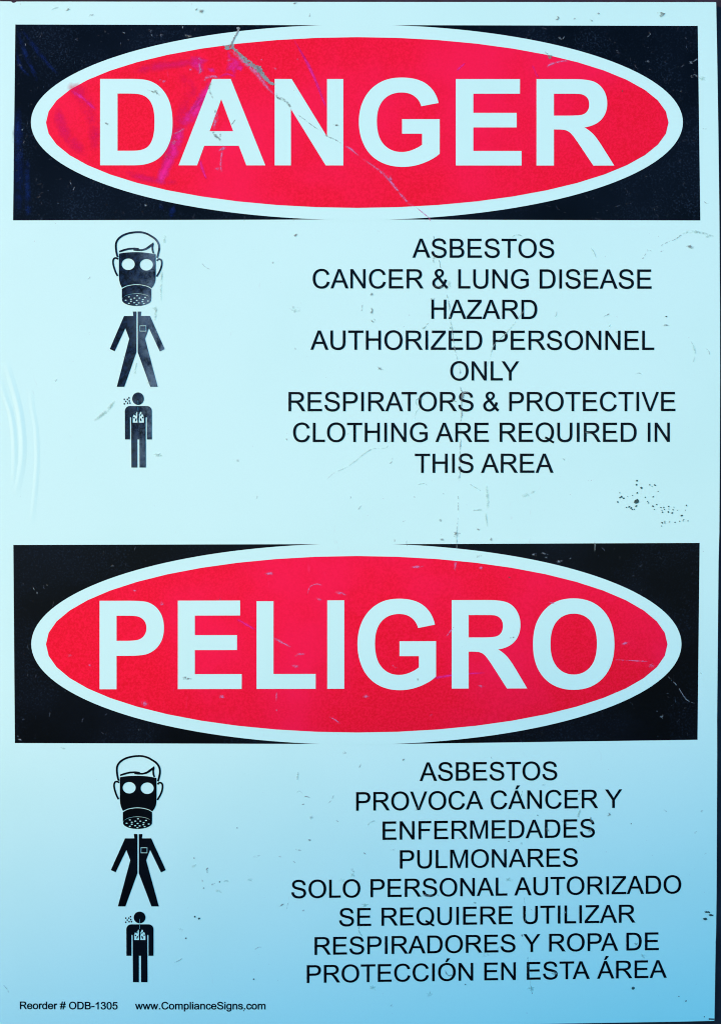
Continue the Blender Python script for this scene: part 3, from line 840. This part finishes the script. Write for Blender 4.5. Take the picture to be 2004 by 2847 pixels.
for x, y, a, b in [(1210, 185, 10, 4), (1345, 546, 12, 4), (1322, 600, 9, 3), (650, 770, 9, 6), (995, 738, 6, 4), (725, 320, 5, 4), (403, 597, 3, 2.5), (1240, 735, 2, 9), (1240, 798, 2, 3), (1530, 275, 12, 3),
                   (310, 552, 5, 3), (985, 300, 6, 3), (1430, 300, 5, 3), (605, 262, 4, 3)]:
    blot(t, ZR, x, y, a, b, rw.uniform(-.3, .3), 0.5)
line(t, ZR, [(1378, 280), (1390, 245), (1420, 232), (1445, 238)], 2.0, 0.6)
line(t, ZR, [(1225, 472), (1260, 492), (1305, 515)], fade(3, 5, 2), 0.6)
line(t, ZR, [(1475, 828), (1500, 840), (1525, 860)], 2.4, 0.6)
for x, y, a, b in [(250, 155, 14, 4), (425, 150, 3, 12), (540, 160, 4, 3), (1187, 497, 8, 4), (1300, 600, 9, 5), (150, 602, 7, 3), (25, 735, 9, 4), (540, 690, 8, 3), (860, 318, 7, 2.5), (318, 820, 3, 2)]:
    blot(t, ZS, x, y, a, b, rw.uniform(-.3, .3), 0.5)
line(t, ZS, [(385, 468), (405, 440), (418, 425)], 2.5, 0.6)
line(t, ZS, [(1140, 572), (1200, 575), (1290, 580)], 2, 0.6)
t.build("lilac_stain", M_LILAC, sign)["kind"] = "stuff"

t = Print(3.6)
t.soft = True
line(t, ZA, [(505, 515), (475, 590), (440, 660), (395, 740), (335, 805), (285, 858)], fade(9, 34, 28), 0.5, 9)
line(t, ZA, [(455, 650), (400, 690), (330, 770)], fade(5, 14, 6), 0.6)
line(t, ZA, [(285, 865), (255, 960), (205, 1080), (140, 1230), (115, 1300)], fade(14, 34, 24), 0.4, 9)
line(t, ZA, [(420, 1110), (440, 1190), (470, 1260)], fade(3, 8, 3), 0.5)
blot(t, ZA, 662, 398, 15, 28, 0.2, 0.5)
blot(t, ZA, 720, 430, 9, 6, 0.2, 0.5)
blot(t, ZA, 510, 440, 8, 5, 0.4, 0.5)
blot(t, ZA, 400, 380, 20, 24, 0.4, 0.5)
line(t, ZA, [(560, 500), (620, 470), (680, 490)], fade(3, 6, 3), 0.6)
line(t, ZA, [(1120, 210), (1190, 330), (1260, 470), (1330, 640), (1370, 730)], fade(2, 6, 3), 0.4)
line(t, ZM, [(318, 405), (368, 436), (430, 490)], fade(3, 10, 5), 0.5)
line(t, ZM, [(1330, 200), (1390, 300), (1450, 440)], 4, 0.5)
line(t, ZB, [(770, 290), (785, 325), (800, 350)], fade(2, 6, 2), 0.5)
line(t, ZB, [(430, 315), (470, 280)], fade(3, 6, 2), 0.5)
line(t, ZR, [(1060, 390), (1100, 412), (1150, 440)], fade(3, 7, 2), 0.5)
line(t, ZS, [(300, 660), (420, 640), (560, 630)], fade(3, 6, 2), 0.5)
M_HAZE = mark_material("pink_glare_film", (0.56, 0.006, 0.10), (0.54, 0.020, 0.17), 0.30, 0.75, 0.80, 130)  # pinkish glare painted as a film on the upper oval's left
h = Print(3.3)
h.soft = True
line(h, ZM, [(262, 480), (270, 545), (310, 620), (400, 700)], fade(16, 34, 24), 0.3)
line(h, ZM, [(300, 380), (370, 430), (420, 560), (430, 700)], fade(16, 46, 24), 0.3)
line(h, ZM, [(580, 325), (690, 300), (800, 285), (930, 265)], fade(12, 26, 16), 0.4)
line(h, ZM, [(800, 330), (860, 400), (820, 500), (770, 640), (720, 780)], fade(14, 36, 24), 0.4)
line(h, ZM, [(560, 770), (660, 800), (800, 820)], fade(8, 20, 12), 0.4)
h.build("pink_stain_and_glare", M_HAZE, sign)["kind"] = "stuff"
t.build("pink_stain_and_glare", M_PINK, sign)["kind"] = "stuff"

# blue glare painted as streaks on the upper black header
M_BLUE = mark_material("blue_glare_film", (0.0006, 0.012, 0.075), (0.002, 0.030, 0.12), 0.28, 0.72, 0.95, 300)
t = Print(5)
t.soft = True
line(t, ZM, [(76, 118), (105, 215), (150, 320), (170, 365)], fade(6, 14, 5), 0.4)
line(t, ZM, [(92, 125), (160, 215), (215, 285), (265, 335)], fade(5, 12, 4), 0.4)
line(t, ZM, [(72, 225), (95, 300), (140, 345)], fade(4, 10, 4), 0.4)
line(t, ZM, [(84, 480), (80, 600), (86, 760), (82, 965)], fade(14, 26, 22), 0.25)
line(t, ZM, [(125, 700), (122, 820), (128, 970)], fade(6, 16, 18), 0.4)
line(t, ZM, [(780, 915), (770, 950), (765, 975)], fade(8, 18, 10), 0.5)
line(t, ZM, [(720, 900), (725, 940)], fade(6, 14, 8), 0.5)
t.build("painted_blue_glare", M_BLUE, sign)["kind"] = "stuff"

# hairline cracks
t = Print(6)
line(t, ZC, [(1228, 42), (1232, 75)], 2, 0.5)
line(t, ZC, [(1270, 240), (1283, 300)], 1.6, 0.5)
line(t, ZC, [(1318, 425), (1327, 490), (1340, 545), (1350, 600), (1360, 700), (1375, 800), (1388, 900), (1400, 970), (1420, 1040)], 2.6, 0.6, 9)
line(t, ZE, [(1405, 0), (1422, 70), (1440, 150), (1434, 235), (1445, 295), (1457, 330), (1449, 420), (1454, 480), (1444, 550), (1441, 620), (1444, 700), (1438, 780)], 2.8, 0.7, 9)
line(t, ZE, [(1438, 780), (1436, 870), (1437, 960), (1436, 1030)], 1.5, 0.6)
line(t, ZI, [(543, 60), (540, 150), (537, 270), (536, 360), (530, 440), (528, 566)], 1.6, 0.7, 9)
line(t, ZE, [(1454, 330), (1470, 318), (1495, 322)], 6, 0.6)
blot(t, ZE, 1462, 345, 5, 9, 0.1, 0.6)
t.build("hairline_crack", M_CRACK, sign)
t = Print(6)
line(t, ZQ, [(335, 215), (345, 300), (348, 420)], 1.3, 0.6)
line(t, ZQ, [(365, 690), (370, 760), (385, 880), (395, 960), (410, 1030)], 1.5, 0.6, 9)
t.build("hairline_crack", M_CRACK, sign)
t = Print(6)
line(t, ZD, [(1600, 36), (1545, 70), (1480, 98), (1430, 125)], 2.2, 0.7)
line(t, ZD, [(1408, 138), (1385, 155), (1342, 155), (1312, 180), (1302, 208), (1286, 228)], 3.2, 0.8, 9)
line(t, ZD, [(1400, 150), (1375, 150), (1350, 165)], 4.5, 0.8)
line(t, ZD, [(1474, 140), (1458, 158), (1430, 170)], 2.2, 0.7)
t.build("hairline_crack", M_CRACK, sign)

t = Print(5)
t.soft = True
line(t, ZD, [(380, 580), (330, 650), (270, 730), (215, 800), (150, 865), (90, 930), (62, 1030), (30, 1110)], 2.2, 0.7, 9)
line(t, ZE, [(905, 690), (870, 720), (850, 762), (790, 770), (730, 775), (660, 820), (600, 870), (520, 925), (430, 965), (370, 1020)], 2.0, 0.6, 9)
line(t, ZE, [(1120, 360), (1085, 385), (1095, 430)], 2, 0.6)
line(t, ZE, [(1120, 440), (1085, 480), (1075, 550)], 1.6, 0.6)
line(t, ZL, [(1050, 215), (1042, 260), (1040, 320)], fade(3, 5, 7), 0.6)
line(t, ZL, [(1015, 600), (1008, 690), (1002, 780), (1000, 840), (1002, 965)], fade(3, 5, 2), 0.7, 9)
line(t, ZL, [(905, 1040), (945, 1040), (940, 1110), (935, 1180)], fade(6, 6, 3), 0.7)
line(t, crop(260, 840, 4.592), [(560, 740), (535, 850), (528, 915)], fade(2, 3, 6), 0.6)
blot(t, crop(260, 840, 4.592), 822, 1945, 9, 3.5, 0.1, 0.6)
line(t, crop(240, 1060, 6.215), [(500, 330), (380, 480), (270, 580), (130, 690)], fade(4, 9, 5), 0.5, 9)
line(t, ZI, [(740, 120), (742, 180), (748, 240), (735, 330), (745, 420)], fade(2, 7, 2), 0.6, 9)
line(t, ZI, [(985, 205), (1030, 185), (1080, 165)], fade(4, 10, 3), 0.5)
line(t, ZI, [(255, 120), (300, 112), (325, 128)], 2, 0.6)
line(t, ZI, [(640, 300), (710, 295)], 3, 0.6)
line(t, ZI, [(620, 115), (660, 140), (700, 165)], 1.5, 0.6)
line(t, ZO, [(785, 330), (770, 350)], 3, 0.6)
line(t, ZO, [(790, 460), (775, 500), (770, 530)], 5, 0.6)
line(t, ZN, [(140, 160), (135, 230)], fade(1, 4, 4), 0.6)
line(t, ZN, [(130, 330), (150, 318), (180, 340)], 1.8, 0.6)
line(t, ZN, [(700, 600), (720, 570), (760, 555)], 3, 0.7)
for x, y, a, b in [(1300, 460, 26, 8), (110, 640, 24, 12), (1350, 430, 12, 9), (1450, 590, 5, 4)]:
    blot(t, ZC, x, y, a * .6, b * .6, 0.2, 0.6)
blot(t, crop(1002, 0, 1.6128), 1530, 350, 9, 4, 0.2, 0.6)
for x, y in [(395, 1100), (1200, 310), (800, 690), (880, 575), (545, 415), (1120, 560)]:
    blot(t, ZK, x, y, 7, 3, rw.uniform(-.6, .6), 0.6)
for x, y in [(215, 80), (580, 830), (395, 950), (30, 680), (1290, 690)]:
    blot(t, ZQ, x, y, 7, 5, rw.uniform(-.6, .6), 0.6)
for x, y in [(740, 945), (1195, 995), (490, 90), (580, 40), (680, 280)]:
    blot(t, ZP, x, y, 7, 5, rw.uniform(-.6, .6), 0.6)
line(t, crop(1964, 560, 11.475), [(-60, 1130), (20, 1110), (120, 1085), (230, 1110)], fade(4, 7, 3), 0.6)
line(t, crop(1002, 612, 1.6128), [(1440, 60), (1490, 50), (1560, 62)], fade(3, 7, 3), 0.6)
line(t, crop(1002, 612, 1.6128), [(1480, 540), (1500, 590), (1490, 640)], fade(2, 4, 2), 0.6)
t.build("faint_stain", M_SMUDGE, sign)["kind"] = "stuff"

# dirt and chips with a shape of their own
t = Print(6)
t.soft = True
blot(t, ZA, 85, 607, 9, 4.5, 0.25, 0.4)
line(t, ZA, [(25, 590), (60, 600), (100, 615), (122, 636)], 2, 0.5)
line(t, ZA, [(505, 530), (490, 560), (492, 600), (505, 630), (520, 655)], fade(6, 5, 2), 0.6)
line(t, ZA, [(530, 730), (535, 765)], 4, 0.5)
line(t, ZA, [(515, 898), (535, 930), (560, 955), (580, 972)], fade(5, 7, 3), 0.6)
line(t, ZA, [(570, 915), (575, 945)], 4, 0.6)
line(t, ZA, [(655, 850), (668, 835), (685, 812)], 2, 0.5)
line(t, ZA, [(1425, 860), (1450, 852)], 3, 0.5)
line(t, ZA, [(990, 610), (1000, 645), (1040, 660), (1070, 680), (1092, 710), (1112, 736)], fade(5, 6, 4), 0.6, 8)
line(t, ZA, [(1355, 925), (1380, 940), (1415, 955), (1450, 972), (1477, 990)], fade(4, 3, 2), 0.5)
line(t, ZA, [(1150, 775), (1200, 810), (1265, 860), (1320, 895)], 1.3, 0.6)
blot(t, ZA, 167, 1080, 2.5, 4, 0, 0.4)
line(t, ZA, [(305, 178), (325, 186), (365, 188)], fade(5, 6, 2), 0.5)
line(t, ZA, [(1242, 15), (1240, 45)], fade(1, 3, 3.5), 0.5)
blot(t, ZM, 880, 40, 4, 4)
blot(t, ZM, 905, 50, 6, 5)
for x, y in [(410, 66), (305, 40), (1320, 14), (480, 555), (1505, 560)]:
    blot(t, ZM, x, y, 6, 2.5, rw.uniform(-.6, .6), 0.6)
t.shape([ZJ([(1045, 108), (1080, 104), (1118, 114), (1100, 138), (1076, 152), (1062, 132)])])
t.shape([ZJ([(66, 486), (112, 486), (108, 512), (84, 523)])])
line(t, ZJ, [(40, 455), (75, 480)], 3, 0.6)
blot(t, ZJ, 525, 117, 4, 2, 0.3)
line(t, ZJ, [(440, 165), (458, 178), (474, 185)], fade(1, 4, 2), 0.6)
blot(t, ZJ, 310, 163, 3, 2)
line(t, ZJ, [(140, 175), (168, 160), (155, 140)], 3, 0.6)
blot(t, ZC, 730, 513, 3, 4, 0.5)
line(t, ZC, [(728, 618), (735, 645), (724, 668)], fade(2, 4, 5), 0.6)
line(t, ZC, [(726, 712), (738, 735), (756, 722), (745, 706)], 2.6, 0.6)
blot(t, ZC, 1222, 548, 6, 3)
blot(t, ZC, 120, 38, 5, 4)
blot(t, crop(1002, 612, 1.6128), 1475, 117, 9, 4, 0.2, 0.4)
line(t, ZC, [(655, 595), (650, 650)], fade(1.5, 2, 4), 0.6)
line(t, ZC, [(1130, 790), (1160, 775), (1185, 740)], fade(4, 3, 1), 0.6)
line(t, ZC, [(1235, 200), (1225, 240), (1235, 265)], fade(2, 4, 2), 0.7)
blot(t, ZD, 1000, 680, 8, 2, -0.4, 0.5)
line(t, ZD, [(1440, 772), (1470, 760), (1502, 765)], fade(2, 4, 2), 0.6)
blot(t, ZE, 795, 128, 8, 4, 0.4, 0.6)
blot(t, ZI, 527, 466, 7, 7, 0.4, 0.5)
line(t, ZI, [(505, 480), (520, 485)], 3, 0.6)
blot(t, ZI, 415, 370, 4.5, 2.5, 0.3, 0.5)
line(t, ZI, [(668, 428), (685, 436), (702, 428)], 3, 0.6)
line(t, ZI, [(150, 380), (172, 370)], 3, 0.6)
blot(t, ZI, 683, 622, 5, 3, -0.3, 0.6)
line(t, ZI, [(95, 500), (92, 522)], 2, 0.5)
blot(t, ZI, 427, 505, 5, 3)
blot(t, ZI, 770, 505, 3, 4)
blot(t, ZR, 840, 655, 10, 3.5, 0.1, 0.5)
line(t, ZS, [(670, 475), (690, 470)], 2.5, 0.5)
line(t, ZS, [(255, 655), (258, 665)], 3, 0.5)
blot(t, ZO, 1020, 505, 4, 4.5, 0.2, 0.5)
line(t, ZO, [(872, 515), (870, 545), (890, 570)], fade(3, 5, 6), 0.6)
blot(t, ZO, 862, 632, 6, 4, 0.2, 0.6)
blot(t, ZO, 525, 625, 6, 5, 0.2, 0.6)
blot(t, ZN, 985, 66, 3, 2.4)
blot(t, ZN, 510, 8, 4, 4)
blot(t, ZN, 232, 710, 4, 2.5, 0.4)
line(t, ZN, [(445, 550), (465, 565)], 2.5, 0.6)
line(t, ZN, [(170, 425), (192, 422)], 1.8, 0.5)
line(t, ZN, [(190, 360), (240, 368)], 2, 0.7)
line(t, ZN, [(100, 880), (120, 895)], 2.4, 0.6)
blot(t, ZN, 580, 955, 5, 4, 0.4, 0.6)
blot(t, ZN, 675, 820, 5, 2.5, 0.6, 0.6)
line(t, ZN, [(115, 785), (165, 795)], 1.6, 0.6)
blot(t, ZP, 1440 - 260, 205, 14, 3, 0.1, 0.6)
line(t, ZP, [(1320, 800), (1330, 830), (1355, 850), (1370, 835)], 2.5, 0.7)
blot(t, ZP, 185, 325, 4, 2.5)
line(t, ZP, [(0, 285), (20, 272)], 2, 0.5)
blot(t, ZQ, 1235, 588, 4, 4)
line(t, ZQ, [(318, 515), (322, 535)], 3, 0.6)
line(t, ZQ, [(1060, 85), (1085, 110)], 1.8, 0.5)
line(t, ZQ, [(385, 310), (405, 320)], 2, 0.6)
line(t, ZK, [(690, 435), (675, 455), (682, 495)], fade(1.5, 4, 2), 0.6)
blot(t, ZK, 625, 578, 2, 3)
line(t, ZK, [(720, 620), (765, 600)], fade(3, 3, 1), 0.7)
line(t, ZK, [(1445, 855), (1475, 838), (1500, 820)], 1.6, 0.6)
line(t, ZK, [(1440, 315), (1475, 322)], 1.6, 0.6)
line(t, ZK, [(535, 325), (540, 340)], 2.4, 0.6)
t.build("dirt_stain", M_DIRT, sign)["kind"] = "stuff"

t = Print(6)
for x, y, r in [(515, 170, 3.6), (515, 222, 3.6), (574, 264, 4.4), (522, 330, 3.4), (460, 363, 2), (395, 378, 1.8), (300, 388, 3), (318, 380, 2.6), (343, 400, 2.5), (292, 328, 2),
                (268, 450, 2.6), (415, 512, 3), (440, 530, 3), (455, 548, 2.4), (482, 545, 2.6), (380, 520, 2.4), (508, 500, 3.4), (752, 228, 3), (683, 222, 2.2), (712, 243, 1.6),
                (796, 310, 2.2), (728, 380, 2.8), (626, 388, 2.4), (655, 445, 1.8), (667, 462, 2.2), (725, 503, 3.2), (775, 482, 2.6), (743, 545, 2.4), (830, 520, 2.2), (867, 520, 2.6),
                (877, 547, 2.4), (850, 582, 2.8), (932, 507, 2.8), (932, 540, 2), (928, 580, 2.8), (976, 592, 2.8), (990, 550, 2.6), (998, 516, 1.8), (1162, 495, 3), (1102, 626, 3.6),
                (847, 720, 2.8), (880, 702, 2.2), (880, 722, 2.2), (941, 709, 2.2), (1015, 716, 3), (1128, 678, 1.8), (1120, 696, 1.8), (1182, 694, 2.2), (1075, 702, 1.8), (838, 765, 1.8),
                (843, 558, 1.8), (1046, 558, 1.5), (1150, 556, 1.3)]:
    blot(t, ZG, x, y, r * rw.uniform(.7, 1.0), r * rw.uniform(.55, .85), rw.uniform(-1, 1), 0.35, 9)
blot(t, ZG, 512, 440, 8.2, 5.2, -0.5, 0.3)
for x, y, rx, ry, rot in [(1085, 595, 6, 3, .1), (1150, 600, 4, 2.6, .5), (1212, 682, 6.4, 2.8, .15), (1040, 793, 6, 3, 0)]:
    blot(t, ZH, x, y, rx, ry, rot, 0.35)
for x, y, r in [(545, 961, 2.6), (590, 980, 3.0), (450, 1190, 2.6), (640, 655, 2.1), (810, 588, 2.0), (1176, 1630, 2.1), (998, 10, 1.6)]:
    blot(t, ZK, x, y, r, r, 0, 0.2, 9)
blot(t, ZQ, 1211, 948, 4.3, 4.4, 0, 0.12, 14)
blot(t, ZP, 1482, 919, 1.6, 1.8, 0, 0.2, 9)
blot(t, ZP, 1378, 848, 2.0, 2.0, 0, 0.2, 9)
blot(t, ZD, 1476, 691, 2.4, 1.6, 0, 0.2, 9)
blot(t, crop(1884, 2727, 13.467), 295, 770, 2.4, 1.8, 0, 0.4)
blot(t, crop(1884, 2727, 13.467), 30, 600, 2, 1.2, 0.6, 0.4)
blot(t, crop(1884, 2727, 13.467), 990, 1365, 1.4, 1.6, 0.6, 0.4)
blot(t, ZJ, 735, 808, 2.2, 1.4, -0.5)
blot(t, ZI, 895, 770, 3.0, 1.4, 0.3)
blot(t, crop(360, 2727, 4.04), 1283, 340, 1.4, 1.8)
for x, y in [(212, 720), (1195, 580), (445, 512)]:
    blot(t, ZO, x, y, 1.6, 1.4)
t.build("dark_speck", M_SPECK, sign)["kind"] = "stuff"

# pale chips in the black ink
def on_black(x, y):
    for (x0, x1, y0, y1, cx, cy, a, b) in ((48, 1934, 72, 606, 992, 339, 909, 276), (46, 1934, 1518, 2056, 990, 1791, 907, 284)):
        if x0 < x < x1 and y0 < y < y1 and ((x - cx) / a) ** 2 + ((y - cy) / b) ** 2 > 1:
            return True
    return False
t = Print(6)
t.soft = True
for x, y, a, b, r in [(1345, 555, 6, 4, .2), (1355, 675, 5, 4, .5), (955, 548, 5, 3.5, .2), (178, 328, 3, 2.4, 0), (1260, 812, 2, 2, 0), (930, 342, 2, 1.6, 0)]:
    blot(t, ZJ, x, y, a, b, r, 0.4)
line(t, ZJ, [(1360, 548), (1390, 530), (1408, 516)], 2.6, 0.5)
line(t, ZJ, [(1350, 672), (1380, 665), (1412, 684)], fade(6, 4, 3), 0.6)
line(t, ZJ, [(970, 285), (985, 300), (955, 325)], 2, 0.7)
line(t, ZJ, [(170, 335), (200, 345), (222, 320)], 2, 0.7)
line(t, ZS, [(1376, 645), (1420, 690), (1460, 750), (1500, 768)], 1.8, 0.6)
blot(t, ZS, 1352, 828, 4, 4, 0, 0.6)
for z, L in ((ZA, [(50, 145, 4, 6), (60, 180, 3, 3), (132, 176, 5, 4), (292, 120, 2, 5)]), (ZM, [(115, 198, 2, 3.2), (100, 582, 2.6, 4), (108, 636, 2, 4), (140, 468, 3, 3), (558, 145, 5, 3), (655, 920, 4, 4), (318, 820, 2.4, 9), (332, 845, 2.4, 7)]),
             (ZR, [(152, 252, 2, 6), (165, 270, 2.4, 5), (211, 236, 2, 2), (90, 930, 5, 2.4), (625, 885, 5, 2), (80, 915, 3, 2), (505, 150, 4, 3), (188, 310, 1.6, 1.6)]),
             (ZI, [(1140, 605, 10, 3), (1065, 612, 7, 4), (1160, 630, 5, 4), (1245, 658, 8, 4), (1318, 638, 5, 2)])):
    for x, y, a, b in L:
        blot(t, z, x, y, a * .8, b * .8, rw.uniform(-.5, .5), 0.5)
t.build("pale_speck", M_PALE, sign)["kind"] = "stuff"

# fine hairs, fibres and dust all over
t, u = Print(5), Print(5.5)
t.soft = u.soft = True
def fibre(pr, x, y, big, w):
    a = rw.uniform(0, math.pi)
    ln = rw.uniform(6, big)
    c = rw.uniform(-.22, .22) * ln
    p = [(x + math.cos(a) * ln * k - math.sin(a) * c * (1 - (2 * k - 1) ** 2), y + math.sin(a) * ln * k + math.cos(a) * c * (1 - (2 * k - 1) ** 2)) for k in (0, .25, .5, .75, 1)]
    line(pr, crop(0, 0, 1), p, w, 0.6, 3)
for i in range(120):
    x, y = rw.uniform(4, 1980), rw.uniform(12, 2830)
    if on_black(x, y) or ((x - 992) / 906) ** 2 + ((y - 339) / 272) ** 2 < 1 or ((x - 990) / 903) ** 2 + ((y - 1791) / 280) ** 2 < 1:
        continue
    if x < 700 and rw.random() < 0.45:
        continue
    if rw.random() < 0.55:
        fibre(t, x, y, 34, rw.uniform(1.2, 2.6))
    else:
        blot(t, crop(0, 0, 1), x, y, rw.uniform(1.5, 7), rw.uniform(1.2, 4), rw.uniform(-1, 1), 0.5, 8)
for i in range(1500):
    x, y = rw.uniform(40, 1940), rw.choice((rw.uniform(70, 608), rw.uniform(70, 608), rw.uniform(1515, 2060)))
    if on_black(x, y):
        if rw.random() < 0.5:
            fibre(u, x, y, 18, rw.uniform(1.0, 1.8))
        else:
            blot(u, crop(0, 0, 1), x, y, rw.uniform(1, 2.6), rw.uniform(0.8, 1.8), rw.uniform(-1, 1), 0.5, 7)
M_FINE = mark_material("fine_dirt", (0.16, 0.40, 0.37), (0.25, 0.58, 0.52), 0.34, 0.62, 0.60, 600)
t.build("fine_dirt", M_FINE, sign)["kind"] = "stuff"
M_DUST = mark_material("pale_dust", (0.04, 0.10, 0.14), (0.08, 0.18, 0.20), 0.40, 0.70, 0.60, 700)
u.build("pale_dust", M_DUST, sign)["kind"] = "stuff"
